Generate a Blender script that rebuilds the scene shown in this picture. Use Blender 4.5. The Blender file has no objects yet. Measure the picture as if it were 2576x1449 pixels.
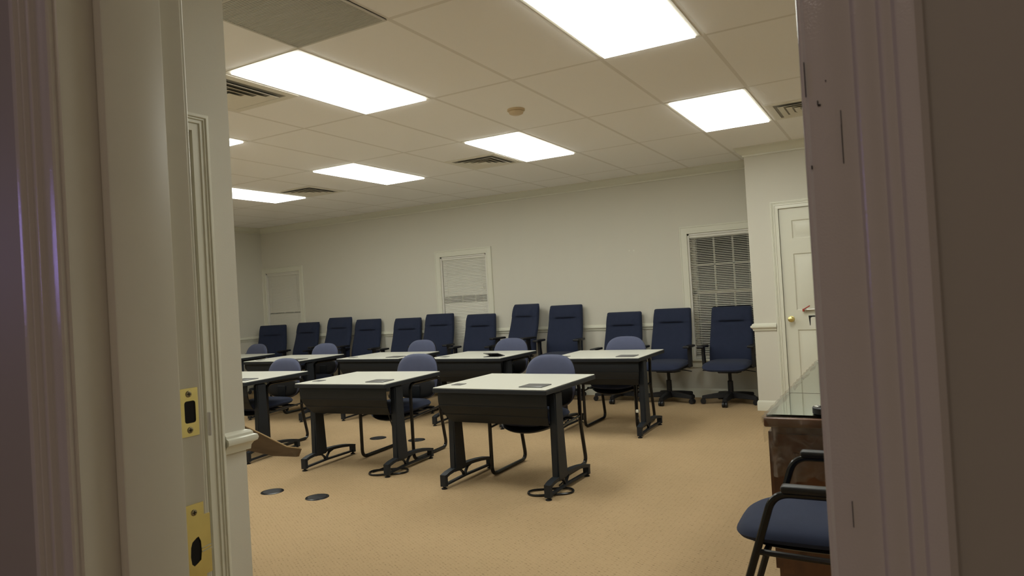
import bpy, bmesh, math, random
from mathutils import Vector, Matrix
random.seed(4)
S = bpy.context.scene
C = S.collection
PI = math.pi
CEIL = 2.692
YB = 8.154      # back wall
YP = 7.397      # wall with the white panel door
XL = -9.405     # left wall
XP = -1.342     # outer corner of the panel door wall
XS, YS = -2.12, 1.72   # end of the near stub wall
XR = 2.0
Y0, Y1 = .486, .663    # hall face and room face of the doorway wall

# ------------------------------------------------------------------ materials
def mat(name, col, rough=.5, metal=0., bump=0., bscale=200., var=0., vscale=3., spec=.5, coat=0., sheen=0.):
    m = bpy.data.materials.new(name); m.use_nodes = True
    nt = m.node_tree; b = nt.nodes['Principled BSDF']
    b.inputs['Base Color'].default_value = (*col, 1)
    b.inputs['Roughness'].default_value = rough
    b.inputs['Metallic'].default_value = metal
    b.inputs['Specular IOR Level'].default_value = spec
    b.inputs['Coat Weight'].default_value = coat
    b.inputs['Sheen Weight'].default_value = sheen
    tc = nt.nodes.new('ShaderNodeTexCoord')
    if var:
        n = nt.nodes.new('ShaderNodeTexNoise'); n.inputs['Scale'].default_value = vscale; n.inputs['Detail'].default_value = 4
        r = nt.nodes.new('ShaderNodeMix'); r.data_type = 'RGBA'
        r.inputs[6].default_value = (*[c*(1-var) for c in col], 1); r.inputs[7].default_value = (*[min(1, c*(1+var)) for c in col], 1)
        nt.links.new(tc.outputs['Object'], n.inputs['Vector']); nt.links.new(n.outputs['Fac'], r.inputs[0]); nt.links.new(r.outputs[2], b.inputs['Base Color'])
    if bump:
        n = nt.nodes.new('ShaderNodeTexNoise'); n.inputs['Scale'].default_value = bscale
        u = nt.nodes.new('ShaderNodeBump'); u.inputs['Strength'].default_value = bump; u.inputs['Distance'].default_value = .002
        nt.links.new(tc.outputs['Object'], n.inputs['Vector']); nt.links.new(n.outputs['Fac'], u.inputs['Height']); nt.links.new(u.outputs['Normal'], b.inputs['Normal'])
    return m

def nodes(m): return m.node_tree.nodes, m.node_tree.links, m.node_tree.nodes['Principled BSDF']
def math_node(nt, op, a, b=None, c=None):
    n = nt.nodes.new('ShaderNodeMath'); n.operation = op
    for i, v in enumerate((a, b, c)):
        if v is None: continue
        if isinstance(v, (int, float)): n.inputs[i].default_value = v
        else: nt.links.new(v, n.inputs[i])
    return n.outputs[0]

def carpet_mat():
    m = mat('tan_loop_carpet', (.5, .37, .22), .95, spec=.1)
    N, L, b = nodes(m); nt = m.node_tree
    tc = N.new('ShaderNodeTexCoord')
    sp = N.new('ShaderNodeSeparateXYZ'); L.new(tc.outputs['Object'], sp.inputs[0])
    w1 = N.new('ShaderNodeTexNoise'); w1.inputs['Scale'].default_value = 35; L.new(tc.outputs['Object'], w1.inputs['Vector'])
    wob = math_node(nt, 'MULTIPLY', math_node(nt, 'SUBTRACT', w1.outputs['Fac'], .5), .012)
    X = math_node(nt, 'ADD', sp.outputs[0], wob); Y = math_node(nt, 'ADD', sp.outputs[1], wob)
    # rows of loops running diagonally over the floor
    P_, Q_ = .031, .019
    pp = math_node(nt, 'SUBTRACT', math_node(nt, 'MULTIPLY', X, .857), math_node(nt, 'MULTIPLY', Y, .515))
    qq = math_node(nt, 'ADD', math_node(nt, 'MULTIPLY', X, .515), math_node(nt, 'MULTIPLY', Y, .857))
    qn = math_node(nt, 'ADD', math_node(nt, 'DIVIDE', qq, Q_), 2000.)
    pn = math_node(nt, 'ADD', math_node(nt, 'ADD', math_node(nt, 'DIVIDE', pp, P_), 2000.), math_node(nt, 'MULTIPLY', math_node(nt, 'FLOOR', qn), .37))
    fp = math_node(nt, 'MULTIPLY', math_node(nt, 'SUBTRACT', math_node(nt, 'FRACT', pn), .5), P_)
    fq = math_node(nt, 'MULTIPLY', math_node(nt, 'SUBTRACT', math_node(nt, 'FRACT', qn), .5), Q_)
    d = math_node(nt, 'SQRT', math_node(nt, 'ADD', math_node(nt, 'MULTIPLY', fp, fp), math_node(nt, 'MULTIPLY', fq, fq)))
    dot = N_clamp(nt, math_node(nt, 'DIVIDE', math_node(nt, 'SUBTRACT', .0066, d), .0050))
    groove = math_node(nt, 'MULTIPLY', N_clamp(nt, math_node(nt, 'DIVIDE', math_node(nt, 'SUBTRACT', .0034, math_node(nt, 'ABSOLUTE', fq)), .0034)), .42)
    n = N.new('ShaderNodeTexNoise'); n.inputs['Scale'].default_value = 26; n.inputs['Detail'].default_value = 3
    L.new(tc.outputs['Object'], n.inputs['Vector'])
    n2 = N.new('ShaderNodeTexNoise'); n2.inputs['Scale'].default_value = 1.3; n2.inputs['Detail'].default_value = 3
    L.new(tc.outputs['Object'], n2.inputs['Vector'])
    n3 = N.new('ShaderNodeTexNoise'); n3.inputs['Scale'].default_value = 160; n3.inputs['Detail'].default_value = 2
    L.new(tc.outputs['Object'], n3.inputs['Vector'])
    k = N_clamp(nt, math_node(nt, 'MULTIPLY', math_node(nt, 'SUBTRACT', n.outputs['Fac'], .38), 2.4))
    f = math_node(nt, 'MULTIPLY', math_node(nt, 'MAXIMUM', dot, groove), k)
    f = N_clamp(nt, math_node(nt, 'ADD', f, math_node(nt, 'MULTIPLY', math_node(nt, 'SUBTRACT', n3.outputs['Fac'], .45), .5)))
    r = N.new('ShaderNodeMix'); r.data_type = 'RGBA'
    r.inputs[6].default_value = CARPET_A; r.inputs[7].default_value = CARPET_B
    L.new(f, r.inputs[0])
    r2 = N.new('ShaderNodeMix'); r2.data_type = 'RGBA'; r2.blend_type = 'MULTIPLY'; r2.inputs[0].default_value = 1
    g = N.new('ShaderNodeMapRange'); g.inputs['To Min'].default_value = .88; g.inputs['To Max'].default_value = 1.1
    L.new(n2.outputs['Fac'], g.inputs['Value'])
    L.new(r.outputs[2], r2.inputs[6]); L.new(g.outputs['Result'], r2.inputs[7])
    L.new(r2.outputs[2], b.inputs['Base Color'])
    u = N.new('ShaderNodeBump'); u.inputs['Strength'].default_value = .5; u.inputs['Distance'].default_value = .004; u.invert = True
    L.new(f, u.inputs['Height']); L.new(u.outputs['Normal'], b.inputs['Normal'])
    return m
def N_clamp(nt, v):
    n = nt.nodes.new('ShaderNodeClamp'); nt.links.new(v, n.inputs['Value']); return n.outputs[0]
CARPET_A = (.405, .288, .163, 1); CARPET_B = (.17, .117, .062, 1)

GX0, GY0, G = -3.313, 2.656, .6096
def ceiling_mat():
    m = mat('ceiling_tile', (.78, .70, .60), .9, spec=.2)
    N, L, b = nodes(m); nt = m.node_tree
    tc = N.new('ShaderNodeTexCoord'); sp = N.new('ShaderNodeSeparateXYZ'); L.new(tc.outputs['Object'], sp.inputs[0])
    def line(out, o, pitch):
        d = math_node(nt, 'SUBTRACT', out, o); d = math_node(nt, 'DIVIDE', d, pitch)
        d = math_node(nt, 'ADD', d, 100.5); d = math_node(nt, 'FRACT', d); d = math_node(nt, 'SUBTRACT', d, .5); d = math_node(nt, 'ABSOLUTE', d)
        d = math_node(nt, 'MULTIPLY', d, pitch)
        return math_node(nt, 'LESS_THAN', d, .0125), d
    lx, dx = line(sp.outputs[0], GX0, G); ly, dy = line(sp.outputs[1], GY0, 2*G)
    f = math_node(nt, 'MAXIMUM', lx, ly)
    r = N.new('ShaderNodeMix'); r.data_type = 'RGBA'
    r.inputs[6].default_value = (.95, .93, .90, 1); r.inputs[7].default_value = (.80, .77, .72, 1)
    L.new(f, r.inputs[0])
    n = N.new('ShaderNodeTexNoise'); n.inputs['Scale'].default_value = 260; L.new(tc.outputs['Object'], n.inputs['Vector'])
    h = math_node(nt, 'MULTIPLY', f, -1.0); h2 = math_node(nt, 'MULTIPLY', n.outputs['Fac'], .15); h = math_node(nt, 'ADD', h, h2)
    u = N.new('ShaderNodeBump'); u.inputs['Strength'].default_value = .6; u.inputs['Distance'].default_value = .005
    L.new(h, u.inputs['Height']); L.new(u.outputs['Normal'], b.inputs['Normal']); L.new(r.outputs[2], b.inputs['Base Color'])
    return m

def wood_mat(name, a, bb, rough=.35, sc=(1, 14, 1)):
    m = mat(name, a, rough, coat=.2)
    N, L, b = nodes(m)
    tc = N.new('ShaderNodeTexCoord'); mp = N.new('ShaderNodeMapping'); mp.inputs['Scale'].default_value = sc
    n = N.new('ShaderNodeTexNoise'); n.inputs['Scale'].default_value = 6; n.inputs['Detail'].default_value = 6; n.inputs['Distortion'].default_value = .6
    r = N.new('ShaderNodeValToRGB'); r.color_ramp.elements[0].position = .35; r.color_ramp.elements[1].position = .68
    r.color_ramp.elements[0].color = (*a, 1); r.color_ramp.elements[1].color = (*bb, 1)
    L.new(tc.outputs['Object'], mp.inputs['Vector']); L.new(mp.outputs['Vector'], n.inputs['Vector']); L.new(n.outputs['Fac'], r.inputs['Fac']); L.new(r.outputs['Color'], b.inputs['Base Color'])
    return m

def glass_mat(name, tint, rough=0.):
    m = mat(name, tint, rough); N, L, b = nodes(m)
    b.inputs['Transmission Weight'].default_value = 1; b.inputs['IOR'].default_value = 1.5
    return m

def film_mat():
    m = bpy.data.materials.new('clear_plastic_film'); m.use_nodes = True
    nt = m.node_tree; N = nt.nodes; L = nt.links; N.clear()
    o = N.new('ShaderNodeOutputMaterial'); t = N.new('ShaderNodeBsdfTransparent'); t.inputs[0].default_value = (.93, .92, .9, 1)
    g = N.new('ShaderNodeBsdfPrincipled'); g.inputs['Base Color'].default_value = (.36, .32, .28, 1); g.inputs['Roughness'].default_value = .18
    tc = N.new('ShaderNodeTexCoord'); n = N.new('ShaderNodeTexNoise'); n.inputs['Scale'].default_value = 14; n.inputs['Detail'].default_value = 5; n.inputs['Distortion'].default_value = 2
    L.new(tc.outputs['Object'], n.inputs['Vector'])
    u = N.new('ShaderNodeBump'); u.inputs['Strength'].default_value = .9; u.inputs['Distance'].default_value = .01
    L.new(n.outputs['Fac'], u.inputs['Height']); L.new(u.outputs['Normal'], g.inputs['Normal'])
    r = N.new('ShaderNodeMapRange'); r.inputs['From Min'].default_value = .35; r.inputs['From Max'].default_value = .75; r.inputs['To Min'].default_value = .10; r.inputs['To Max'].default_value = .42
    L.new(n.outputs['Fac'], r.inputs['Value'])
    mx = N.new('ShaderNodeMixShader'); L.new(r.outputs['Result'], mx.inputs[0]); L.new(t.outputs[0], mx.inputs[1]); L.new(g.outputs[0], mx.inputs[2]); L.new(mx.outputs[0], o.inputs[0])
    return m

def emit_mat(name, col, strength):
    m = bpy.data.materials.new(name); m.use_nodes = True; nt = m.node_tree; nt.nodes.clear()
    o = nt.nodes.new('ShaderNodeOutputMaterial'); e = nt.nodes.new('ShaderNodeEmission'); e.inputs[0].default_value = (*col, 1); e.inputs[1].default_value = strength
    # two tubes behind the lens: slightly brighter bands along the fixture
    tc = nt.nodes.new('ShaderNodeTexCoord'); sp = nt.nodes.new('ShaderNodeSeparateXYZ'); nt.links.new(tc.outputs['Object'], sp.inputs[0])
    a = math_node(nt, 'ABSOLUTE', sp.outputs[0]); a = math_node(nt, 'SUBTRACT', a, .14); a = math_node(nt, 'ABSOLUTE', a)
    r = nt.nodes.new('ShaderNodeMapRange'); r.inputs['From Max'].default_value = .14; r.inputs['To Min'].default_value = strength*1.25; r.inputs['To Max'].default_value = strength*.75
    nt.links.new(a, r.inputs['Value']); nt.links.new(r.outputs['Result'], e.inputs[1])
    nt.links.new(e.outputs[0], o.inputs[0]); return m

LIGHT_COL = (.98, 1.0, .92); LIGHT_STR = 11.0
M = dict(
    carpet=carpet_mat(), ceiling=ceiling_mat(),
    wall=mat('grey_wall_paint', (.66, .635, .55), .7, bump=.15, bscale=350, spec=.3),
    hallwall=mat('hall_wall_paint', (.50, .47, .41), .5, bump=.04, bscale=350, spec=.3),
    white=mat('white_trim_paint', (.72, .71, .60), .35),
    enamel=mat('semigloss_trim_paint', (.74, .70, .64), .12, bump=.10, bscale=700),
    jamb=mat('worn_jamb_paint', (.74, .71, .60), .35, var=.03, vscale=9),
    top=mat('white_laminate', (.60, .595, .525), .35),
    black=mat('black_powder_coat', (.016, .019, .024), .5, bump=.1, bscale=500, spec=.28),
    blacktube=mat('black_tube_enamel', (.009, .009, .010), .22, spec=.4),
    plastic=mat('black_plastic', (.012, .012, .014), .45, spec=.4),
    grey=mat('grey_plastic', (.10, .10, .10), .35),
    navy=mat('navy_fabric', (.023, .030, .060), .9, bump=.4, bscale=700, var=.12, vscale=20, sheen=.06, spec=.2),
    blue=mat('blue_fabric', (.080, .090, .150), .9, bump=.4, bscale=700, var=.1, vscale=20, sheen=.2, spec=.2),
    brass=mat('polished_brass', (.84, .72, .30), .34, 1., var=.1, vscale=30),
    steel=mat('steel', (.55, .54, .5), .3, 1.),
    dark=mat('dark_void', (.012, .012, .012), .9),
    vent=mat('vent_white_metal', (.80, .76, .66), .5),
    grille=mat('grey_return_grille', (.64, .62, .57), .6),
    blind=mat('white_blind_slat', (.72, .70, .62), .5),
    sash=mat('white_sash', (.74, .72, .66), .45),
    pane=glass_mat('window_glass', (.95, .97, .96)),
    gtop=glass_mat('green_glass', (.80, .92, .86)),
    wood=wood_mat('red_brown_wood', (.065, .024, .011), (.135, .055, .022)),
    card=wood_mat('brown_cardboard', (.115, .070, .036), (.16, .10, .052), .8, (1, 1, 5)),
    cardedge=mat('cardboard_edge', (.42, .29, .15), .9),
    red=mat('red_paint', (.42, .06, .04), .4),
    paper=mat('white_paper', (.74, .725, .63), .8),
    beige=mat('aged_beige_plastic', (.66, .52, .33), .5),
    film=film_mat(),
    lens=emit_mat('lit_lens', LIGHT_COL, LIGHT_STR),
    screw=mat('dull_screw_metal', (.36, .31, .19), .4, 1.),
    duct=mat('shaded_duct_metal', (.30, .285, .25), .7),
    night=mat('night_ground', (.02, .02, .022), .9),
)

# ------------------------------------------------------------------ mesh building
class MB:
    def __init__(s): s.bm = bmesh.new()
    def box(s, x0, x1, y0, y1, z0, z1, bev=0., seg=2):
        b = bmesh.new()
        bmesh.ops.create_cube(b, size=1)
        for v in b.verts: v.co = Vector((x0+(v.co.x+.5)*(x1-x0), y0+(v.co.y+.5)*(y1-y0), z0+(v.co.z+.5)*(z1-z0)))
        if bev: bmesh.ops.bevel(b, geom=b.edges[:], offset=bev, segments=seg, affect='EDGES', profile=.5)
        return s.add(b)
    def add(s, b, M4=None):
        me = bpy.data.meshes.new('t'); b.to_mesh(me); b.free()
        if M4 is not None: me.transform(M4)
        s.bm.from_mesh(me); bpy.data.meshes.remove(me); return s
    def poly(s, pts):
        s.bm.faces.new([s.bm.verts.new(p) for p in pts]); return s
    def prism(s, pts, axis, a0, a1):
        """closed 2-D outline swept along an axis; pts are the two other coordinates in xyz order"""
        def P(p, a):
            return {'x': (a, p[0], p[1]), 'y': (p[0], a, p[1]), 'z': (p[0], p[1], a)}[axis]
        A = [s.bm.verts.new(P(p, a0)) for p in pts]; B = [s.bm.verts.new(P(p, a1)) for p in pts]
        n = len(pts)
        for i in range(n): s.bm.faces.new((A[i], A[(i+1) % n], B[(i+1) % n], B[i]))
        s.bm.faces.new(A); s.bm.faces.new(B[::-1]); return s
    def tube(s, path, r, seg=8, closed=False):
        P = [Vector(p) for p in path]; n = len(P); rings = []; nrm = None
        for i in range(n):
            if closed: t = (P[(i+1) % n]-P[i-1])
            else: t = P[min(i+1, n-1)]-P[max(i-1, 0)]
            t.normalize()
            if nrm is None: nrm = t.orthogonal().normalized()
            else: nrm = (nrm - t*nrm.dot(t)).normalized()
            bi = t.cross(nrm); rr = r[i] if isinstance(r, (list, tuple)) else r
            rings.append([s.bm.verts.new(P[i]+(nrm*math.cos(2*PI*k/seg)+bi*math.sin(2*PI*k/seg))*rr) for k in range(seg)])
        for i in range(n if closed else n-1):
            a, b = rings[i], rings[(i+1) % n]
            off = 0
            if closed and i == n-1:
                off = min(range(seg), key=lambda o: (a[0].co-b[o].co).length)
            for k in range(seg): s.bm.faces.new((a[k], a[(k+1) % seg], b[(k+1+off) % seg], b[(k+off) % seg]))
        if not closed: s.bm.faces.new(rings[0][::-1]); s.bm.faces.new(rings[-1])
        return s
    def lathe(s, prof, seg=24, M4=None):
        b = bmesh.new(); rings = []
        for r, z in prof:
            if r < 1e-6: rings.append([b.verts.new((0, 0, z))])
            else: rings.append([b.verts.new((r*math.cos(2*PI*k/seg), r*math.sin(2*PI*k/seg), z)) for k in range(seg)])
        for a, c in zip(rings, rings[1:]):
            for k in range(seg):
                q = [a[k % len(a)], a[(k+1) % len(a)], c[(k+1) % len(c)], c[k % len(c)]]
                u = []
                for v in q:
                    if v not in u: u.append(v)
                if len(u) > 2: b.faces.new(u)
        for ring, rev in ((rings[0], True), (rings[-1], False)):
            if len(ring) > 1: b.faces.new(ring[::-1] if rev else ring)
        return s.add(b, M4)
    def pillow(s, w, h, t, n, fn, nr=7, na=40, pw=6):
        def se(c): return math.copysign(abs(c)**(2/n), c)
        f, k = [], []
        f0 = s.bm.verts.new(fn(0, 0, t/2)); k0 = s.bm.verts.new(fn(0, 0, -t/2)); pf, pk = None, None
        for i in range(1, nr+1):
            r = 1-(1-i/nr)**1.6
            d = t/2*math.sqrt(max(0, 1-r**pw))
            pts = [(w*r*se(math.cos(2*PI*j/na)), h*r*se(math.sin(2*PI*j/na))) for j in range(na)]
            if i == nr: F = K = [s.bm.verts.new(fn(u, v, 0)) for u, v in pts]
            else: F = [s.bm.verts.new(fn(u, v, d)) for u, v in pts]; K = [s.bm.verts.new(fn(u, v, -d)) for u, v in pts]
            for j in range(na):
                j2 = (j+1) % na
                if pf is None: s.bm.faces.new((f0, F[j], F[j2])); s.bm.faces.new((k0, K[j2], K[j]))
                else: s.bm.faces.new((pf[j], F[j], F[j2], pf[j2])); s.bm.faces.new((pk[j2], K[j2], K[j], pk[j]))
            pf, pk = F, K
        return s
    def ribbon(s, path, th, x0, x1):
        """flat bar following a path in the y-z plane"""
        P = [Vector((0, *p)) for p in path]; A, B = [], []
        for i, p in enumerate(P):
            t = (P[min(i+1, len(P)-1)]-P[max(i-1, 0)]).normalized(); n = Vector((0, -t.z, t.y))
            A.append((p+n*th/2)); B.append((p-n*th/2))
        return s.prism([(v.y, v.z) for v in A]+[(v.y, v.z) for v in B[::-1]], 'x', x0, x1)
    def build(s, name, m, parent=None, angle=35, weld=True):
        if weld: bmesh.ops.remove_doubles(s.bm, verts=s.bm.verts[:], dist=1e-5)
        bmesh.ops.recalc_face_normals(s.bm, faces=s.bm.faces[:])
        me = bpy.data.meshes.new(name); s.bm.to_mesh(me); s.bm.free()
        me.polygons.foreach_set('use_smooth', [True]*len(me.polygons)); me.set_sharp_from_angle(angle=math.radians(angle))
        for x in (m if isinstance(m, list) else [m]): me.materials.append(M[x] if isinstance(x, str) else x)
        o = bpy.data.objects.new(name, me); C.objects.link(o)
        if parent: o.parent = parent
        return o

def fillet(pts, rad, n=6):
    out = []; N = len(pts)
    for i, p in enumerate(pts):
        p = Vector(p)
        r = rad[i] if isinstance(rad, (list, tuple)) else rad
        if i in (0, N-1) or not r: out.append(p); continue
        a = (Vector(pts[i-1])-p); b = (Vector(pts[i+1])-p)
        ang = a.angle(b); d = min(r/math.tan(ang/2), a.length*.49, b.length*.49)
        q0 = p+a.normalized()*d; q1 = p+b.normalized()*d
        for k in range(n+1):
            t = k/n; out.append(q0*(1-t)**2+p*2*t*(1-t)+q1*t*t)
    return out
def T(*v): return Matrix.Translation(v)
def Rx(a): return Matrix.Rotation(a, 4, 'X')
def Ry(a): return Matrix.Rotation(a, 4, 'Y')
def Rz(a): return Matrix.Rotation(a, 4, 'Z')

def tag(o, label, cat, group=None):
    o['label'] = label; o['category'] = cat
    if group: o['group'] = group
    return o
def thing(name, loc, rz=0, label=None, cat=None, group=None):
    o = bpy.data.objects.new(name, None); C.objects.link(o); o.empty_display_size = .1
    o.location = loc; o.rotation_euler = (0, 0, rz)
    if label: tag(o, label, cat, group)
    return o
def struct(o):
    o['kind'] = 'structure'; return o
def sroot(name, loc=(0, 0, 0)):
    return struct(thing(name, loc))
def kids(o): return [c for c in bpy.data.objects if c.parent == o]
def dup(root, loc, rz, label, group=None):
    r = root.copy(); C.objects.link(r); r.location = loc; r.rotation_euler = (0, 0, rz); r['label'] = label
    if group: r['group'] = group
    for ch in kids(root):
        c = ch.copy(); C.objects.link(c); c.parent = r
        for g in kids(ch):
            d = g.copy(); C.objects.link(d); d.parent = c
    return r

# ------------------------------------------------------------------ the setting
struct(MB().poly([(-9.8, -2.6, 0), (3.2, -2.6, 0), (3.2, 8.4, 0), (-9.8, 8.4, 0)]).build('floor', 'carpet'))
struct(MB().poly([(-9.8, -2.6, CEIL), (-9.8, 8.4, CEIL), (3.2, 8.4, CEIL), (3.2, -2.6, CEIL)]).build('ceiling', 'ceiling'))

WZ0, WZ1 = .45, 1.925
WIN = [(-9.32, -8.545), (-5.735, -4.965), (-2.177, -1.405)]
mb = MB(); x = XL-.1
for a, b in WIN:
    mb.box(x, a, YB, YB+.14, 0, CEIL); mb.box(a, b, YB, YB+.14, 0, WZ0); mb.box(a, b, YB, YB+.14, WZ1, CEIL); x = b
mb.box(x, XP+.2, YB, YB+.14, 0, CEIL)
struct(mb.build('wall_back', 'wall', weld=False))
struct(MB().box(XL-.12, XL, YS-.12, YB, 0, CEIL).build('wall_left', 'wall'))
DX0, DX1, DH = -1.043, -.233, 2.034
mb = MB()
mb.box(XP, DX0, YP, YP+.12, 0, CEIL); mb.box(DX1, XR, YP, YP+.12, 0, CEIL); mb.box(DX0, DX1, YP, YP+.12, DH, CEIL)
mb.box(XP, XP+.12, YP+.12, YB, 0, CEIL)
struct(mb.build('wall_door_side', 'wall', weld=False))
struct(MB().box(XR, XR+.12, Y1, YP+.12, 0, CEIL).build('wall_right', 'wall'))
# stub wall on the left with its own door
SD0, SD1, SDH = .80, 1.557, 1.955
mb = MB()
mb.box(XS-.12, XS, Y1, SD0, 0, CEIL); mb.box(XS-.12, XS, SD1, YS, 0, CEIL); mb.box(XS-.12, XS, SD0, SD1, SDH, CEIL)
mb.box(XL, XS-.12, YS-.12, YS, 0, CEIL)
struct(mb.build('wall_near_left', 'wall', weld=False))
# doorway wall
OX0, OX1, OH = -.928, -.032, 2.05
mb = MB()
mb.box(-3.2, OX0, Y0, Y1, 0, CEIL); mb.box(OX1, XR+.12, Y0, Y1, 0, CEIL); mb.box(OX0, OX1, Y0, Y1, OH, CEIL)
struct(mb.build('wall_front', 'hallwall', weld=False))
struct(MB().box(-3.32, -3.2, -2.4, Y1, 0, CEIL).build('wall_hall_left', 'hallwall'))
struct(MB().box(2.6, 2.72, -2.4, Y1, 0, CEIL).build('wall_hall_right', 'hallwall'))
struct(MB().box(-3.32, 2.72, -2.52, -2.4, 0, CEIL).build('wall_hall_back', 'hallwall'))

# crown, chair rail and baseboard profiles: (out from wall, height)
def crown_p(): return [(0, CEIL), (.085, CEIL), (.085, CEIL-.012), (.070, CEIL-.022), (.058, CEIL-.045), (.035, CEIL-.066), (.016, CEIL-.076), (.014, CEIL-.092), (0, CEIL-.092)]
def rail_p(): return [(0, .817), (.012, .817), (.014, .832), (.020, .842), (.030, .848), (.033, .858), (.030, .868), (.020, .872), (.019, .880), (.012, .887), (0, .890)]
def base_p(): return [(0, 0), (.014, 0), (.014, .085), (.009, .096), (.006, .103), (0, .103)]
def run(mb, prof, wall, a0, a1, m0=0, m1=0):
    """extrude a profile along a wall with mitred ends. wall: ('y-',Y) profile towards -y; ('x+',X), ('x-',X), ('y+',Y)"""
    k, w = wall
    def P(p, a, m):
        a = a+m*p[0]
        if k == 'y-': return (a, w-p[0], p[1])
        if k == 'y+': return (a, w+p[0], p[1])
        if k == 'x+': return (w+p[0], a, p[1])
        return (w-p[0], a, p[1])
    A = [mb.bm.verts.new(P(p, a0, m0)) for p in prof]; B = [mb.bm.verts.new(P(p, a1, m1)) for p in prof]; n = len(prof)
    for i in range(n): mb.bm.faces.new((A[i], A[(i+1) % n], B[(i+1) % n], B[i]))
    mb.bm.faces.new(A); mb.bm.faces.new(B[::-1]); return mb
n_trim = [0]
def trim(mb, m='white'):
    n_trim[0] += 1
    return struct(mb.build(f'trim_{n_trim[0]}', m, weld=False))
mb = MB()
run(mb, crown_p(), ('y-', YB), XL, XP, 1, -1); trim(mb)
mb = MB(); run(mb, crown_p(), ('x+', XL), YS, YB, 1, -1); trim(mb)
mb = MB(); run(mb, crown_p(), ('y-', YP), XP, XR, -1, -1); run(mb, crown_p(), ('x-', XP), YP, YB, -1, -1); trim(mb)
mb = MB(); run(mb, crown_p(), ('x-', XR), Y1, YP, 1, -1); trim(mb)
CAS = .088
mb = MB(); x = XL
for a, b in WIN:
    if a-CAS > x+.01: run(mb, rail_p(), ('y-', YB), x, a-CAS, 1 if x == XL else 0, 0)
    x = b+CAS
trim(mb)
mb = MB(); run(mb, rail_p(), ('x+', XL), YS, YB, 1, -1); trim(mb)
mb = MB(); run(mb, rail_p(), ('y-', YP), XP, DX0-.08, -1, 0); run(mb, rail_p(), ('x-', XP), YP, YB, -1, 0); trim(mb)
mb = MB(); run(mb, rail_p(), ('y-', YP), DX1+.08, XR, 0, -1); trim(mb)
mb = MB(); run(mb, rail_p(), ('x+', XS), SD1+.066, YS, 0, 1); run(mb, rail_p(), ('y+', YS), XL, XS, 1, 1); trim(mb)
mb = MB(); run(mb, base_p(), ('y-', YB), XL, XP, 1, -1); struct(mb.build('baseboard_back', 'white', weld=False))
mb = MB(); run(mb, base_p(), ('x+', XL), YS, YB, 1, -1); struct(mb.build('baseboard_left', 'white', weld=False))
mb = MB(); run(mb, base_p(), ('y-', YP), XP, DX0-.08, -1, 0); run(mb, base_p(), ('x-', XP), YP, YB, -1, 0)
run(mb, base_p(), ('y-', YP), DX1+.08, XR, 0, -1); struct(mb.build('baseboard_right', 'white', weld=False))
mb = MB(); run(mb, base_p(), ('x+', XS), SD1+.066, YS, 0, 1); run(mb, base_p(), ('y+', YS), XL, XS, 1, 1); struct(mb.build('baseboard_near', 'white', weld=False))

# casing: mitred frame round an opening. prof = (out from opening edge, thickness)
COL = [(0, 0), (0, .006), (.002, .0085), (.0270, .0095), (.0282, .0090), (.0300, .0135), (.0310, .0142), (.0410, .0138), (.0422, .0132), (.0440, .0175), (.0450, .0180), (.0490, .0178), (.0502, .0172), (.0522, .0215), (.0535, .0220), (.062, .0215), (.066, .018), (.068, 0)]
def scaled(prof, w, t=1.): k = w/prof[-1][0]; return [(a*k, b*t) for a, b in prof]
def casing(mb, prof, a0, a1, z0, z1, P3, bottom=False):
    """legs and head (and bottom) in plane coordinates (a,z,depth) mapped by P3"""
    n = len(prof)
    def seg(e0, e1):
        A = [mb.bm.verts.new(P3(*e0(p))) for p in prof]; B = [mb.bm.verts.new(P3(*e1(p))) for p in prof]
        for i in range(n): mb.bm.faces.new((A[i], A[(i+1) % n], B[(i+1) % n], B[i]))
        mb.bm.faces.new(A); mb.bm.faces.new(B[::-1])
    bz = (lambda p: z0-p[0]) if bottom else (lambda p: z0)
    seg(lambda p: (a0-p[0], bz(p), p[1]), lambda p: (a0-p[0], z1+p[0], p[1]))
    seg(lambda p: (a1+p[0], bz(p), p[1]), lambda p: (a1+p[0], z1+p[0], p[1]))
    seg(lambda p: (a0-p[0], z1+p[0], p[1]), lambda p: (a1+p[0], z1+p[0], p[1]))
    if bottom: seg(lambda p: (a0-p[0], z0-p[0], p[1]), lambda p: (a1+p[0], z0-p[0], p[1]))
    return mb

# ---- door_1: the open doorway the photo is taken through
d1 = sroot('door_1')
JX0, JX1, JH = -.910, -.0500, 2.03
mb = MB(); mb.box(OX0, JX0, Y0, Y1, 0, JH, .0015, 1); mb.build('jamb', 'jamb', d1)
mb = MB(); mb.box(JX1, OX1, Y0, Y1, 0, JH, .0015, 1); mb.build('jamb', 'enamel', d1)
mb = MB(); mb.box(OX0, OX1, Y0, Y1, JH, OH, .0015, 1); mb.build('jamb', 'jamb', d1)
for xa, xb, m in ((JX0, JX0+.018, 'jamb'), (JX1-.005, JX1, 'enamel')):
    mb = MB(); mb.box(xa, xb, .532, .619, 0, JH, .003, 2); mb.build('door_stop', m, d1)
mb = MB(); mb.box(JX0, JX1, .532, .619, JH-.012, JH, .003, 2); mb.build('door_stop', 'jamb', d1)
mb = MB(); casing(mb, COL, JX0-.005, JX1+.003, 0, JH+.005, lambda a, z, d: (a, Y0-d, z)); mb.build('casing', 'enamel', d1, 25, weld=False)
mb = MB(); casing(mb, COL, JX0-.005, JX1+.005, 0, JH+.005, lambda a, z, d: (a, Y1+d, z)); mb.build('casing', 'white', d1, 25, weld=False)

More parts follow.
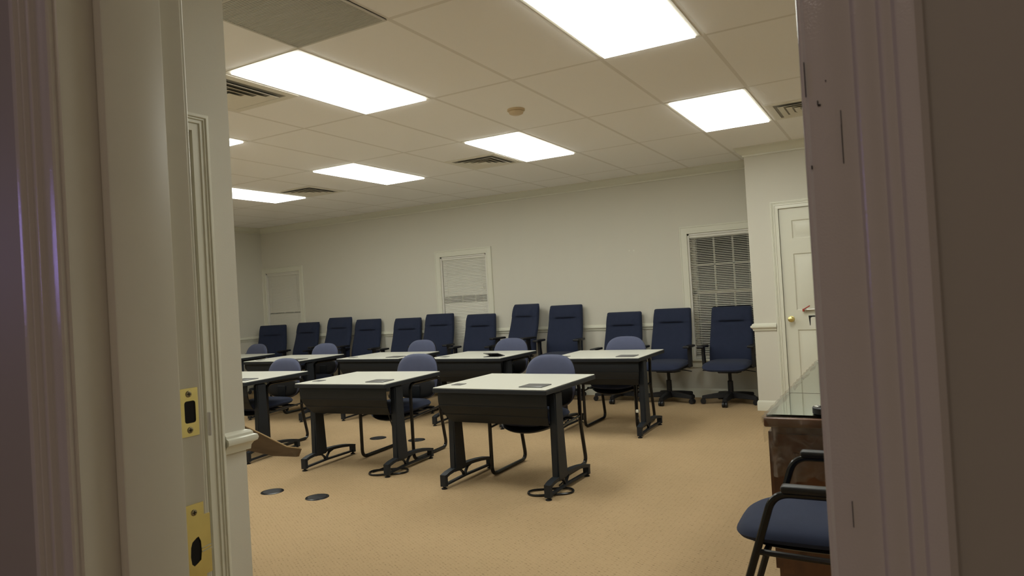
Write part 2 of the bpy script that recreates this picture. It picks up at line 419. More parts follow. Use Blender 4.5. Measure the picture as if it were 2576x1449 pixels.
def plate(name, outline, hole, ycut, screws, z0, label, slots=()):
    """brass strike plate on the left jamb: outline in (y,z)"""
    mb = MB(); b = bmesh.new()
    vo = [b.verts.new((0, *p)) for p in outline]; vh = [b.verts.new((0, *p)) for p in hole]
    e = [b.edges.new((vo[i], vo[(i+1) % len(vo)])) for i in range(len(vo))]+[b.edges.new((vh[i], vh[(i+1) % len(vh)])) for i in range(len(vh))]
    bmesh.ops.triangle_fill(b, use_beauty=True, edges=e)
    r = bmesh.ops.extrude_face_region(b, geom=b.faces[:])
    for v in r['geom']:
        if isinstance(v, bmesh.types.BMVert): v.co.x += .0016
    mb.add(b, T(JX0+.0002, 0, 0))
    o = mb.build(name, 'brass', d1); o['label'] = label
    mb = MB(); mb.prism(hole, 'x', JX0+.00015, JX0+.0005); mb.build('latch_hole', 'dark', o)
    for y, z in screws:
        s = MB(); s.lathe([(.0048, 0), (.0046, .0006), (.0034, .0011), (0, .0013)], 16, T(JX0+.0019, y, z) @ Ry(PI/2)); so = s.build('screw', 'screw', o)
        s = MB(); s.box(JX0+.0030, JX0+.0035, y-.0028, y+.0028, z-.0006, z+.0006); s.box(JX0+.0030, JX0+.0035, y-.0006, y+.0006, z-.0028, z+.0028); s.build('screw_slot', 'dark', o)
    return o
def rrect(y0, y1, z0, z1, r, n=5):
    pts = []
    for cy, cz, a in ((y1-r, z1-r, 0), (y0+r, z1-r, PI/2), (y0+r, z0+r, PI), (y1-r, z0+r, 1.5*PI)):
        for k in range(n+1): pts.append((cy+r*math.cos(a+k/n*PI/2), cz+r*math.sin(a+k/n*PI/2)))
    return pts
plate('strike_plate', rrect(.626, .657, 1.1435, 1.213, .001), rrect(.6345, .6525, 1.1625, 1.1945, .004), 0, [(.642, 1.2045), (.642, 1.1525)], 0, 'worn brass deadbolt strike plate with a square dark hole')
hole = [(.6335, .985), (.636, .992), (.643, .9965), (.6465, .9975), (.650, .990), (.6505, .975), (.649, .963), (.644, .960), (.638, .957), (.634, .961), (.6325, .972)]
lp = plate('strike_plate', [(.626, 1.0455), (.657, 1.0455), (.657, 1.0265), (.6665, 1.0265), (.6665, .9405), (.657, .9405), (.657, .9215), (.626, .9215)], hole, 0, [(.641, 1.0335), (.641, .932)], 0, 'shiny brass latch strike plate with a D-shaped dark hole and lip')
mb = MB(); mb.tube([(JX0+.002, .651, .979), (JX0+.0022, .667, .981)], .0008, 6); mb.tube([(JX0+.002, .651, .974), (JX0+.0022, .667, .976)], .0008, 6); mb.build('scratch_groove', 'steel', lp)
mb = MB(); mb.box(-.918, -.9125, .6775, .6805, 1.137, 1.172, .0005, 1); o = mb.build('patch', 'grille', d1); o['label'] = 'small grey metal patch on the casing edge'
# dents and cracks in the paint of the right casing
mb = MB()
for x, z, w, h in ((-.0272, 1.402, .0005, .024), (-.0271, 1.418, .0004, .010), (-.0390, 1.4285, .0018, .0007), (-.0398, 1.4300, .0006, .0026), (-.0455, 1.390, .0006, .0022), (-.0464, 1.446, .0005, .022), (-.0345, 1.443, .0006, .0006), (-.0345, 1.172, .0004, .016)):
    mb.box(x-w/2, x+w/2, Y0-.0100, Y0-.0082, z-h/2, z+h/2)
o = mb.build('paint_chip', 'dark', d1, weld=False); o['label'] = 'dark chips in the casing paint'

# ---- door_2: white six panel door
def panel_leaf(mb, a0, a1, z0, z1, panels, P3, th=.035):
    """slab with raised and fielded panels on the front (depth +)"""
    q = lambda pts: mb.bm.faces.new([mb.bm.verts.new(P3(*p)) for p in pts])
    xs = sorted({a0, a1, *[p[0] for p in panels], *[p[1] for p in panels]}); zs = sorted({z0, z1, *[p[2] for p in panels], *[p[3] for p in panels]})
    for i in range(len(xs)-1):
        for j in range(len(zs)-1):
            c = ((xs[i]+xs[i+1])/2, (zs[j]+zs[j+1])/2)
            if any(p[0] < c[0] < p[1] and p[2] < c[1] < p[3] for p in panels): continue
            q([(xs[i], zs[j], 0), (xs[i+1], zs[j], 0), (xs[i+1], zs[j+1], 0), (xs[i], zs[j+1], 0)])
    for x0, x1, y0, y1 in panels:
        R = [(0, 0), (.010, -.009), (.022, -.009), (.042, -.002)]
        rects = [[(x0+i, y0+i, d), (x1-i, y0+i, d), (x1-i, y1-i, d), (x0+i, y1-i, d)] for i, d in R]
        for A, B in zip(rects, rects[1:]):
            for k in range(4): q([A[k], A[(k+1) % 4], B[(k+1) % 4], B[k]])
        q(rects[-1])
    f = [(a0, z0), (a1, z0), (a1, z1), (a0, z1)]
    q([(x, z, -th) for x, z in f])
    for k in range(4): q([(*f[k], 0), (*f[(k+1) % 4], 0), (*f[(k+1) % 4], -th), (*f[k], -th)])
    return mb
d2 = sroot('door_2')
sx = (DX0+.115, DX0+.355, DX0+.455, DX0+.695)
pan = [(sx[a], sx[a+1], z0, z1) for a in (0, 2) for z0, z1 in ((.22, .815), (1.01, 1.575), (1.725, 1.91))]
mb = MB(); panel_leaf(mb, DX0+.0018, DX1-.0018, .008, DH-.002, pan, lambda a, z, d: (a, YP+.012-d, z)); leaf = mb.build('door_leaf', 'white', d2)
mb = MB(); casing(mb, scaled(COL, .078, 1.0), DX0, DX1, 0, DH, lambda a, z, d: (a, YP-d, z)); mb.build('casing', 'white', d2, 25, weld=False)
mb = MB(); mb.box(DX0-.015, DX0, YP, YP+.12, 0, DH); mb.box(DX1, DX1+.015, YP, YP+.12, 0, DH); mb.build('jamb', 'white', d2, weld=False)
mb = MB(); mb.lathe([(.030, 0), (.030, .004), (.012, .008), (.010, .022), (.022, .032), (.029, .045), (.028, .056), (.018, .064), (0, .066)], 24, T(DX0+.062, YP+.012, .925) @ Rx(PI/2))
o = mb.build('door_knob', 'brass', d2); o['label'] = 'shiny brass door knob'

# ---- door_3: plain door in the stub wall beside the doorway
d3 = sroot('door_3')
mb = MB(); casing(mb, scaled(COL, .063, 1.1), SD0, SD1, 0, SDH, lambda a, z, d: (XS+d, a, z)); mb.build('casing', 'white', d3, 25, weld=False)
pan = [(SD0+.11, SD0+.34, z0, z1) for z0, z1 in ((.2, .8), (1.0, 1.52), (1.66, 1.83))]+[(SD0+.43, SD0+.65, z0, z1) for z0, z1 in ((.2, .8), (1.0, 1.52), (1.66, 1.83))]
mb = MB(); panel_leaf(mb, SD0+.004, SD1-.004, .008, SDH-.004, pan, lambda a, z, d: (XS-.05+d, a, z)); mb.build('door_leaf', 'white', d3)

# ---- windows
WC = [(0, 0), (0, .014), (.004, .018), (.020, .018), (.023, .015), (.070, .017), (.074, .022), (.084, .022), (.088, .018), (.088, 0)]
for i, (a, b) in enumerate(WIN):
    w = sroot(f'window_{i+1}')
    mb = MB(); casing(mb, WC, a, b, WZ0, WZ1, lambda x, z, d: (x, YB-d, z), bottom=False)
    mb.box(a-.11, b+.11, YB-.045, YB+.05, WZ0-.022, WZ0, .005); mb.box(a-CAS, b+CAS, YB-.016, YB, WZ0-.10, WZ0-.022, .004)
    if i == 2:
        pass
    mb.build('window_casing', 'white', w, 25, weld=False)
    mb = MB(); mb.box(a, a+.02, YB, YB+.14, WZ0, WZ1); mb.box(b-.02, b, YB, YB+.14, WZ0, WZ1); mb.box(a, b, YB, YB+.14, WZ1-.02, WZ1); mb.box(a, b, YB+.02, YB+.14, WZ0, WZ0+.03)
    mb.build('window_frame', 'sash', w, weld=False)
    zm = 1.225
    for nm, z0, z1, yy in (('upper_sash', zm-.02, WZ1-.02, YB+.095), ('lower_sash', WZ0+.03, zm+.02, YB+.060)):
        mb = MB(); x0, x1 = a+.02, b-.02
        for bx in ((x0, x0+.042, z0, z1), (x1-.042, x1, z0, z1), (x0, x1, z0, z0+.04), (x0, x1, z1-.04, z1)):
            mb.box(bx[0], bx[1], yy, yy+.035, bx[2], bx[3], .003, 1)
        for k in (1, 2):
            xm = x0+.042+(x1-x0-.084)*k/3; mb.box(xm-.009, xm+.009, yy+.008, yy+.027, z0+.04, z1-.04)
        zmm = (z0+z1)/2; mb.box(x0+.042, x1-.042, yy+.008, yy+.027, zmm-.009, zmm+.009)
        s = mb.build(nm, 'sash', w, weld=False)
        mb = MB(); mb.box(x0+.03, x1-.03, yy+.015, yy+.019, z0+.03, z1-.03); mb.build('pane', 'pane', s)
struct(MB().box(-11, 3, 9.6, 9.7, -.5, 4).build('wall_outside', 'night'))

# ------------------------------------------------------------------ blinds
def blind(i, tilt, label, gap=None, bottom=WZ0+.012):
    a, b = WIN[i]; a += .023; b -= .023; y = YB+.028
    t = thing('window_blind', ((a+b)/2, y, bottom), 0, label, 'blind', 'mini blinds in the back wall windows')
    w = (b-a)/2; H = WZ1-.022-bottom
    mb = MB(); mb.box(-w-.0028, w+.0028, -.016, .016, H-.028, H+.002, .001, 1); mb.build('headrail', 'blind', t)
    mb = MB(); z = H-.036; k = 0
    while z > .02:
        tl = tilt(k, z+bottom) if callable(tilt) else tilt
        n = 4; pr = []
        for j in range(n+1):
            u = (j/n-.5)*.025; c = .0016*(1-(2*j/n-1)**2)
            pr.append((u*math.cos(tl)-c*math.sin(tl), z+u*math.sin(tl)+c*math.cos(tl)))
        A = [mb.bm.verts.new((-w, *p)) for p in pr]; B = [mb.bm.verts.new((w, *p)) for p in pr]
        for j in range(n): mb.bm.faces.new((A[j], A[j+1], B[j+1], B[j]))
        z -= .0205; k += 1
    mb.build('slats', 'blind', t, weld=False)
    mb = MB(); mb.box(-w, w, -.013, .013, 0, .014, .002, 1); mb.build('bottom_rail', 'blind', t)
    mb = MB()
    for u in (-w+.07, w-.07):
        mb.tube([(u, -.0125, .01), (u, -.0125, H-.02)], .0009, 5); mb.tube([(u, .0125, .01), (u, .0125, H-.02)], .0009, 5)
    mb.build('ladder_cord', 'blind', t, weld=False)
    mb = MB(); mb.tube([(w-.05, -.024, H-.02), (w-.052, -.024, H-.42)], .0012, 6); mb.lathe([(.002, .04), (.006, .01), (.007, 0), (0, -.002)], 8, T(w-.052, -.024, H-.46)); mb.build('pull_cord', 'blind', t, weld=False)
    return t
blind(0, lambda k, z: 1.28 if abs(z-1.25) > .012 else .35, 'tightly closed white mini blind in the left window beside the room corner')
blind(1, lambda k, z: (1.12 if z < 1.27 else (.62 if z < 1.36 else 1.05)), 'half-closed white mini blind in the middle window behind the chairs')
blind(2, lambda k, z: .36, 'open white mini blind over the dark night window at right')

# ------------------------------------------------------------------ ceiling fixtures
def ceiling_light(c, r, label, first=[None]):
    x, y = GX0+c*G+G/2, GY0+r*2*G+G
    if first[0] is None:
        t = thing('ceiling_light', (x, y, CEIL), 0, label, 'light', 'lit ceiling light panels')
        mb = MB(); w, h = G/2-.012, G-.012
        o = [(-w, -h), (w, -h), (w, h), (-w, h)]; i = [(-w+.026, -h+.024), (w-.026, -h+.024), (w-.026, h-.024), (-w+.026, h-.024)]
        for k in range(4):
            k2 = (k+1) % 4
            for A, B, za, zb in ((o, o, 0, -.003), (o, i, -.003, -.004), (i, i, -.004, -.001)):
                mb.bm.faces.new([mb.bm.verts.new(p) for p in ((*A[k], za), (*A[k2], za), (*B[k2], zb), (*B[k], zb))])
        mb.build('frame', 'vent', t)
        mb = MB(); mb.box(-w+.0265, w-.0265, -h+.0245, h-.0245, -.0135, -.003); mb.build('diffuser', 'lens', t)
        first[0] = t; return t
    return dup(first[0], (x, y, CEIL), 0, label)
ceiling_light(0, 0, 'large lit ceiling panel beside the grey return grille, nearest the grey stub wall')
ceiling_light(0, 2, 'lit ceiling panel in the middle of the ceiling, above the slotted vent')
ceiling_light(-3, 2, 'long narrow lit ceiling panel left of the middle one, toward the back wall')
ceiling_light(3, 2, 'lit ceiling panel at right, next to the vent near the white door')
ceiling_light(3, 0, 'big bright ceiling panel cut off by the top edge of the photo')
ceiling_light(-6, 2, 'far left lit ceiling panel partly hidden by the grey stub wall, beside a small vent')
ceiling_light(6, 0, 'unseen lit ceiling panel added to light the room at the near right, hidden behind the brown casing, over the armchair')  # unseen panel, added to brighten the near jamb and stub wall
ceiling_light(-6, 0, 'unseen lit ceiling panel added to light the room, far left in the front row, hidden behind the stub wall')  # unseen panel, added to brighten the left wall and ceiling
ceiling_light(-3, 0, 'lit ceiling panel almost hidden by the stub wall, only a bright corner showing')

def ceiling_vent(cx, cy, label, first=[None]):
    if first[0] is None:
        t = thing('ceiling_vent', (cx, cy, CEIL), 0, label, 'vent', 'square slotted ceiling diffusers')
        w = G/2-.012
        def ring(mb, r0, z0, r1, z1):
            for k in range(4):
                s = [(-1, -1), (1, -1), (1, 1), (-1, 1)]; p, q = s[k], s[(k+1) % 4]
                mb.bm.faces.new([mb.bm.verts.new(v) for v in ((p[0]*r0, p[1]*r0, z0), (q[0]*r0, q[1]*r0, z0), (q[0]*r1, q[1]*r1, z1), (p[0]*r1, p[1]*r1, z1))])
        mb = MB(); ring(mb, w, -.001, w, -.005); ring(mb, w, -.005, w-.055, -.006); ring(mb, w-.055, -.006, w-.055, -.001); mb.build('frame', 'vent', t)
        mb = MB(); mb.box(-w+.055, w-.055, -w+.055, w-.055, -.0016, -.0008); mb.build('duct_opening', 'duct', t)
        for k, r in enumerate((.205, .150, .095)):
            mb = MB(); ring(mb, r, -.018, r-.034, -.004); ring(mb, r, -.018, r+.002, -.016); ring(mb, r+.002, -.016, r-.032, -.0025); mb.build('louver', 'vent', t)
        mb = MB(); mb.box(-.05, .05, -.05, .05, -.018, -.015, .001, 1); mb.build('louver', 'vent', t)
        first[0] = t; return t
    return dup(first[0], (cx, cy, CEIL), 0, label)
vy = GY0+5.5*G
ceiling_vent(GX0-.5*G, vy, 'slotted ceiling vent beside the middle light panel')
ceiling_vent(GX0-4.5*G, vy, 'small-looking slotted ceiling vent beside the far left light panel')
ceiling_vent(GX0+4.5*G, vy, 'slotted ceiling vent above the white door, partly behind the brown casing')
ceiling_vent(GX0-.5*G, GY0+.5*G, 'slotted ceiling vent just under the large light panel at the stub wall')

t = thing('return_grille', (GX0+1.5*G, GY0-.5*G, CEIL), 0, 'grey square air return grille in the ceiling at the top left', 'vent')
w = G/2-.006
mb = MB(); mb.box(-w, w, -w, w, -.004, -.001); mb.build('backing', 'grille', t)
mb = MB()
for k in range(52):
    u = -w+.012+k*(2*w-.024)/51; mb.box(-w+.012, w-.012, u-.0016, u+.0016, -.009, -.004)
mb.build('fins', 'grille', t, weld=False)
mb = MB(); mb.box(-w, w, -w, -w+.012, -.0095, -.001); mb.box(-w, w, w-.012, w, -.0095, -.001); mb.box(-w, -w+.012, -w+.012, w-.012, -.0095, -.001); mb.box(w-.012, w, -w+.012, w-.012, -.0095, -.001); mb.build('frame', 'grille', t, weld=False)

t = thing('smoke_detector', (-2.408, 4.498, CEIL), 0, 'round beige smoke detector on the ceiling between the light panels', 'smoke detector')
mb = MB(); mb.lathe([(.065, 0), (.065, -.012), (.052, -.014)], 28); mb.build('base', 'beige', t)
mb = MB(); mb.lathe([(.052, -.012), (.056, -.020), (.050, -.034), (.030, -.042), (0, -.043)], 28); mb.build('cover', 'beige', t)

# ------------------------------------------------------------------ desks
def make_desk():
    t = thing('training_desk', (0, 0, 0), 0, '', 'desk')
    W, D, Z = .443, .394, .71
    mb = MB(); mb.box(-W, W, -D, D, Z-.006, Z, .002, 1); mb.build('tabletop', 'top', t)
    mb = MB(); mb.box(-W-.004, W+.004, -D-.004, D+.004, Z-.036, Z-.006, .003, 1); mb.build('edge_band', 'black', t)
    # bowed modesty panel, narrowing downwards
    mb = MB(); ns, nz = 10, 10; V = []
    for j in range(nz+1):
        f = j/nz; z = Z-.038-f*.222; hw = W-.015-.05*max(0, f-.35)**1.3*1.6
        y = -D+.035+.012*math.sin(f*PI)*-1+.10*f**2.2
        V.append([(-hw+2*hw*i/ns, y, z) for i in range(ns+1)])
    for off in (0, .006):
        G_ = [[mb.bm.verts.new((x, y+off, z)) for x, y, z in r] for r in V]
        for j in range(nz):
            for i in range(ns): mb.bm.faces.new((G_[j][i], G_[j][i+1], G_[j+1][i+1], G_[j+1][i]))
    for f in (.42, .74):
        j = int(f*nz); x0 = V[j][0][0]; y = V[j][0][1]; z = V[j][0][2]; mb.box(x0, -x0, y-.003, y+.001, z-.002, z+.002)
    mb.build('modesty_panel', 'black', t, weld=False)
    # cable hatch and pen plate
    mb = MB(); mb.box(.200, .372, -.315, -.165, Z, Z+.006, .003, 2); mb.build('cable_hatch', 'grey', t)
    mb = MB(); mb.box(-.375, -.295, -.27, -.19, Z, Z+.003, .001, 1); mb.build('cable_plate', 'grey', t)
    for s in (-1, 1):
        x = s*.408
        mb = MB()
        mb.prism([(-.262, .09), (-.115, .09), (-.150, .45), (-.140, Z-.04), (-.250, Z-.04), (-.245, .45)], 'x', x-.026, x+.026)
        bmesh.ops.bevel(mb.bm, geom=mb.bm.edges[:], offset=.01, segments=2, affect='EDGES')
        leg = mb.build('leg', 'black', t)
        mb = MB()
        top = [(-.372, .088), (-.33, .100), (-.26, .108), (-.18, .113), (-.10, .114), (0, .110), (.08, .103), (.16, .092), (.245, .074)]
        mb.ribbon(top, .022, x-.024, x+.024)
        mb.ribbon([(-.372, .098), (-.372, .018)], .030, x-.022, x+.022)
        mb.ribbon([(.232, .080), (.232, .018)], .030, x-.022, x+.022)
        mb.ribbon([(-.37, .026), (-.1, .034), (.232, .028)], .014, x-.012, x+.012)
        mb.ribbon([(-.215, .092), (-.165, .085), (-.135, .06), (-.125, .034)], .010, x-.010, x+.010)
        mb.ribbon([(-.03, .100), (-.075, .088), (-.100, .062), (-.108, .034)], .010, x-.010, x+.010)
        foot = mb.build('foot', 'black', t, weld=False)
        for y in (-.372, .232):
            mb = MB(); mb.lathe([(.021, 0), (.021, .006), (.010, .010), (.010, .020)], 14, T(x, y, 0)); mb.build('glide', 'plastic', foot)
    return t
DG = 'white-topped training desks in two rows'
desk0 = make_desk()
DESKS = [
    ((-2.446, 4.325, 0), -.5, 'white-topped black desk standing nearest the camera, with one chair behind it'),
    ((-3.905, 4.435, 0), 3.5, 'white-topped black desk in the front row, second from the right, beside a coiled cable'),
    ((-5.435, 4.41, 0), 4.5, 'front-row white-topped desk cut off by the end of the grey stub wall'),
    ((-2.500, 6.225, 0), 1.0, 'second-row white-topped desk at the right end, before the right-hand office chairs'),
    ((-3.950, 6.30, 0), .5, 'second-row white-topped desk second from the right, its cable hatch lid raised'),
    ((-5.260, 6.33, 0), 1.5, 'second-row white-topped desk third from the right, between two round-backed chairs'),
    ((-6.570, 6.12, 0), 3.0, 'second-row white-topped desk fourth from the right, behind the cut-off front desk'),
    ((-8.03, 6.32, 0), 3.0, 'white-topped desk at the far left, only its right end showing beside the stub wall'),
]
desk0.location, desk0.rotation_euler = DESKS[0][0], (0, 0, math.radians(DESKS[0][1])); desk0['label'] = DESKS[0][2]; desk0['group'] = DG
desks = [desk0]
for loc, r, lab in DESKS[1:]: desks.append(dup(desk0, loc, math.radians(r), lab, DG))
# raised lid on one desk
for ch in kids(desks[4]):
    if ch.name.startswith('cable_hatch'):
        mb = MB(); mb.box(.200, .372, -.315, -.165, .71, .716, .003, 2)
        b = bmesh.new(); me = bpy.data.meshes.new('t'); MB_t = MB().box(.200, .372, 0, .145, 0, .006, .002, 1); MB_t.bm.to_mesh(me); MB_t.bm.free(); b.from_mesh(me)
        mb.add(b, T(0, -.175, .716) @ Rx(math.radians(165)) @ T(0, 0, 0)); o = mb.build('cable_hatch', 'grey', desks[4], weld=False)
        bpy.data.objects.remove(ch)

# ------------------------------------------------------------------ sled-base guest chairs
def make_guest():
    t = thing('guest_chair', (0, 0, 0), 0, '', 'chair')
    for s in (-1, 1):
        x = s*.262
        p = [(x, .10, .640), (x, -.262, .640), (x, -.262, .0146), (x, .262, .0146), (x, .190, .345), (x, .205, .640), (x, .10, .640)]
        path = fillet([(x, 0, .640)]+p[1:6]+[(x, 0, .640)], [0, .06, .06, .055, .05, .05, 0])
        mb = MB(); mb.tube(path[:-1], .0145, 8, True); fr = mb.build('side_frame', 'blacktube', t)
        mb = MB(); mb.box(x-.022, x+.022, -.215, .165, .650, .672, .008, 2); mb.build('arm_pad', 'plastic', t)
    mb = MB()
    for y in (-.16, .13): mb.tube([(-.262, y, .375), (.262, y, .375)], .010, 8)
    mb.tube([(-.262, -.255, .36), (-.262, .19, .385)], .009, 8); mb.tube([(.262, -.255, .36), (.262, .19, .385)], .009, 8)
    mb.build('seat_support', 'blacktube', t, weld=False)
    mb = MB(); mb.pillow(.238, .235, .075, 3.2, lambda u, v, d: (u, v-.04, .425+d+(-.030*max(0, -v/.235)**3)), 7, 40); mb.build('seat', 'navy', t)
    mb = MB(); mb.pillow(.230, .228, .036, 2.8, lambda u, v, d: (u, v-.042, .385+d-.048*(1-(u/.235)**2)), 5, 36); mb.build('seat_shell', 'plastic', t)
    def bk(u, v, d, off=0.):
        return (u*(1-.03*max(0, v/.2)**2), .262+v*.16+.45*u*u*-1-d+off, .635+v)
    mb = MB(); mb.pillow(.218, .205, .060, 3.0, lambda u, v, d: bk(u, v, d), 7, 44); mb.build('backrest', 'blue', t)
    mb = MB(); mb.pillow(.213, .200, .030, 3.0, lambda u, v, d: bk(u, v, d, .024), 4, 44); mb.build('back_shell', 'plastic', t)
    mb = MB(); mb.pillow(.205, .100, .030, 3.0, lambda u, v, d: (u, .262+(v-.095)*.16-.45*u*u-.022-d, .540+v+.30*u*u), 6, 40); mb.build('black_lower_back', 'plastic', t)  # makes the lower front of the backrest black
    mb = MB(); mb.box(-.05, .05, .195, .203, .375, .56, .003, 1); mb.box(-.05, .05, .03, .203, .366, .375, .002, 1); mb.build('back_bracket', 'black', t, weld=False)
    return t
GG = 'blue round-backed sled chairs at the desks'
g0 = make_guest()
GUESTS = [
    ((-2.435, 4.605, 0), 0, 'blue round-backed sled chair behind the desk nearest the camera'),
    ((-3.86, 4.80, 0), 4, 'blue round-backed sled chair at the front-row desk with the coiled cable'),
    ((-5.52, 4.76, 0), 4, 'blue round-backed sled chair at the front desk cut off by the stub wall'),
    ((-2.475, 6.42, 0), 0, 'blue round-backed sled chair behind the right-end desk of the second row'),
    ((-3.885, 6.56, 0), 2, 'blue round-backed sled chair in the second row, in front of the tallest office chair'),
    ((-5.190, 6.62, 0), 0, 'blue round-backed sled chair at the third second-row desk, in front of the window'),
    ((-6.57, 6.40, 0), 5, 'blue round-backed sled chair at the fourth second-row desk from the right'),
    ((-8.09, 6.58, 0), 0, 'blue round-backed sled chair farthest left, its back rising beside the stub wall'),
]
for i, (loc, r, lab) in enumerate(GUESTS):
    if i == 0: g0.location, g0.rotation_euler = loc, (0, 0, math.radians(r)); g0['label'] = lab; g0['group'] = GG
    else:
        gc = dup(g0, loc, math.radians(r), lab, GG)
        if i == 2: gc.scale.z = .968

# ------------------------------------------------------------------ high-back office chairs
def make_office():
    t = thing('office_chair', (0, 0, 0), 0, '', 'office chair')
    mb = MB(); mb.lathe([(.045, .055), (.048, .075), (.045, .115), (.032, .125)], 20); hub = mb.build('base_hub', 'plastic', t)
    for k in range(5):
        a = -PI/2+k*2*PI/5; R_ = Rz(a)
        b = bmesh.new(); mb = MB()
        prof = [(.03, .036, .062, .124), (.18, .031, .062, .110), (.31, .025, .057, .090)]
        rings = []
        for r, hw, z0, z1 in prof: rings.append([b.verts.new(v) for v in ((r, -hw, z0), (r, hw, z0), (r, hw*.8, z1), (r, -hw*.8, z1))])
        for A, B in zip(rings, rings[1:]):
            for i in range(4): b.faces.new((A[i], A[(i+1) % 4], B[(i+1) % 4], B[i]))
        b.faces.new(rings[0][::-1]); b.faces.new(rings[-1]); bmesh.ops.bevel(b, geom=b.edges[:], offset=.005, segments=2, affect='EDGES')
        mb.add(b, R_); leg = mb.build('base_leg', 'plastic', t)
        mb = MB()
        for s in (-1, 1):
            mb.lathe([(.012, -.012), (.028, -.011), (.030, 0), (.028, .011), (.012, .012)], 18, R_ @ T(.300, s*.016, .030) @ Rx(PI/2))
        mb.lathe([(.008, .03), (.008, .072)], 10, R_ @ T(.285, 0, 0)); mb.box(0, 0, 0, 0, 0, 0) if False else None
        mb.build('caster', 'plastic', leg, weld=False)
    mb = MB(); mb.lathe([(.030, .10), (.029, .25), (.019, .255), (.018, .40)], 16); mb.build('gas_stem', 'plastic', t)
    mb = MB(); mb.prism([(-.10, .345), (.12, .330), (.17, .375), (.15, .40), (-.19, .40), (-.19, .385)], 'x', -.10, .10); mb.box(-.21, .21, -.17, -.13, .385, .40, .004, 1); mb.box(-.21, .21, .07, .12, .385, .40, .004, 1)
    mb.tube([(.06, -.05, .378), (.20, -.06, .374), (.29, -.06, .360)], .006, 6); mb.tube([(-.06, .02, .378), (-.24, .0, .372)], .006, 6)
    mb.box(-.27, -.19, -.03, .02, .365, .38, .005, 1)
    mb.build('tilt_mechanism', 'plastic', t, weld=False)
    def st(u, v, d):
        return (u, v-.085, .437+d-.035*max(0, (-v)/.25)**3+.012*max(0, v/.25)**2)
    mb = MB(); mb.pillow(.245, .245, .085, 4.5, st, 8, 48); mb.build('seat', 'navy', t)
    mb = MB(); mb.box(-.22, .22, -.29, .12, .392, .404, .005, 1); mb.build('seat_shell', 'plastic', t)
    H = .315
    def bk(u, v, d, off=0.):
        w = 1.04-.10*max(0, (v+H)/(2*H)) - .02*abs(v/H)
        y = .165+.13*(v+H)/(2*H)-.03*math.exp(-((v+.16)/.16)**2)-.35*u*u
        ss = lambda t: (lambda q: q*q*(3-2*q))(min(1, max(0, t)))
        wu = ss((.165-abs(u))/.05)
        head = .024*ss((v-.148)/.016)*(1-ss((v-.20)/.10))*(.25+.75*wu) if d > 0 else 0
        dent = .010*math.exp(-((v-.140)/.018)**2)*wu if d > 0 else 0
        return (u*w, y-d+dent-head+off, .745+v)
    mb = MB()
    # finer grid so the head seam shows
    NU, NV = 24, 64; hw, t2 = .242, .045
    def dd(u, v):
        e = max(abs(u/hw), abs(v/H)); f = (abs(u/hw)**12+abs(v/H)**16); return t2*math.sqrt(max(0, 1-f)) if f < 1 else 0
    def sq(i, n): s = 2*i/n-1; return math.copysign(1-(1-abs(s))**1.5, s)
    grid = {}
    for side in (1, -1):
        for i in range(NU+1):
            for j in range(NV+1):
                u, v = hw*sq(i, NU), H*sq(j, NV)
                if abs(u) > hw*.9 and abs(v) > H*.93:   # round the corners
                    cu, cv = (abs(u)-hw*.9)/(hw*.1), (abs(v)-H*.93)/(H*.07); m_ = math.hypot(cu, cv)
                    if m_ > 1: u = math.copysign(hw*.9+hw*.1*cu/m_*max(cu, cv)/1, u) if False else math.copysign(hw*(.9+.1*cu/m_), u); v = math.copysign(H*(.93+.07*cv/m_), v)
                edge = i in (0, NU) or j in (0, NV)
                if edge and side == -1: grid[side, i, j] = grid[1, i, j]; continue
                d = 0 if edge else max(.004, dd(u, v))
                grid[side, i, j] = mb.bm.verts.new(bk(u, v, side*d if side == 1 else -d*.6))
        for i in range(NU):
            for j in range(NV):
                q = [grid[side, i, j], grid[side, i+1, j], grid[side, i+1, j+1], grid[side, i, j+1]]
                try: mb.bm.faces.new(q if side == 1 else q[::-1])
                except ValueError: pass
    mb.build('backrest', 'navy', t, 50)
    mb = MB(); mb.prism([(.10, .36), (.19, .37), (.235, .46), (.245, .60), (.225, .60), (.21, .48), (.175, .40), (.10, .385)], 'x', -.06, .06); mb.build('back_post', 'plastic', t)
    for s in (-1, 1):
        mb = MB(); x = s*.268
        mb.prism([(-.05, .405), (.02, .405), (-.005, .55), (.0, .625), (-.06, .625), (-.062, .55)], 'x', x-.014, x+.014)
        mb.box(min(s*.17, x), max(s*.17, x), -.05, .02, .397, .410, .003, 1); arm = mb.build('armrest', 'plastic', t, weld=False)
        mb = MB(); mb.box(x-.040, x+.034, -.155, .095, .622, .648, .010, 2); mb.build('arm_pad', 'plastic', arm)
    return t
OG = 'navy high-back office chairs lined up along the back wall'
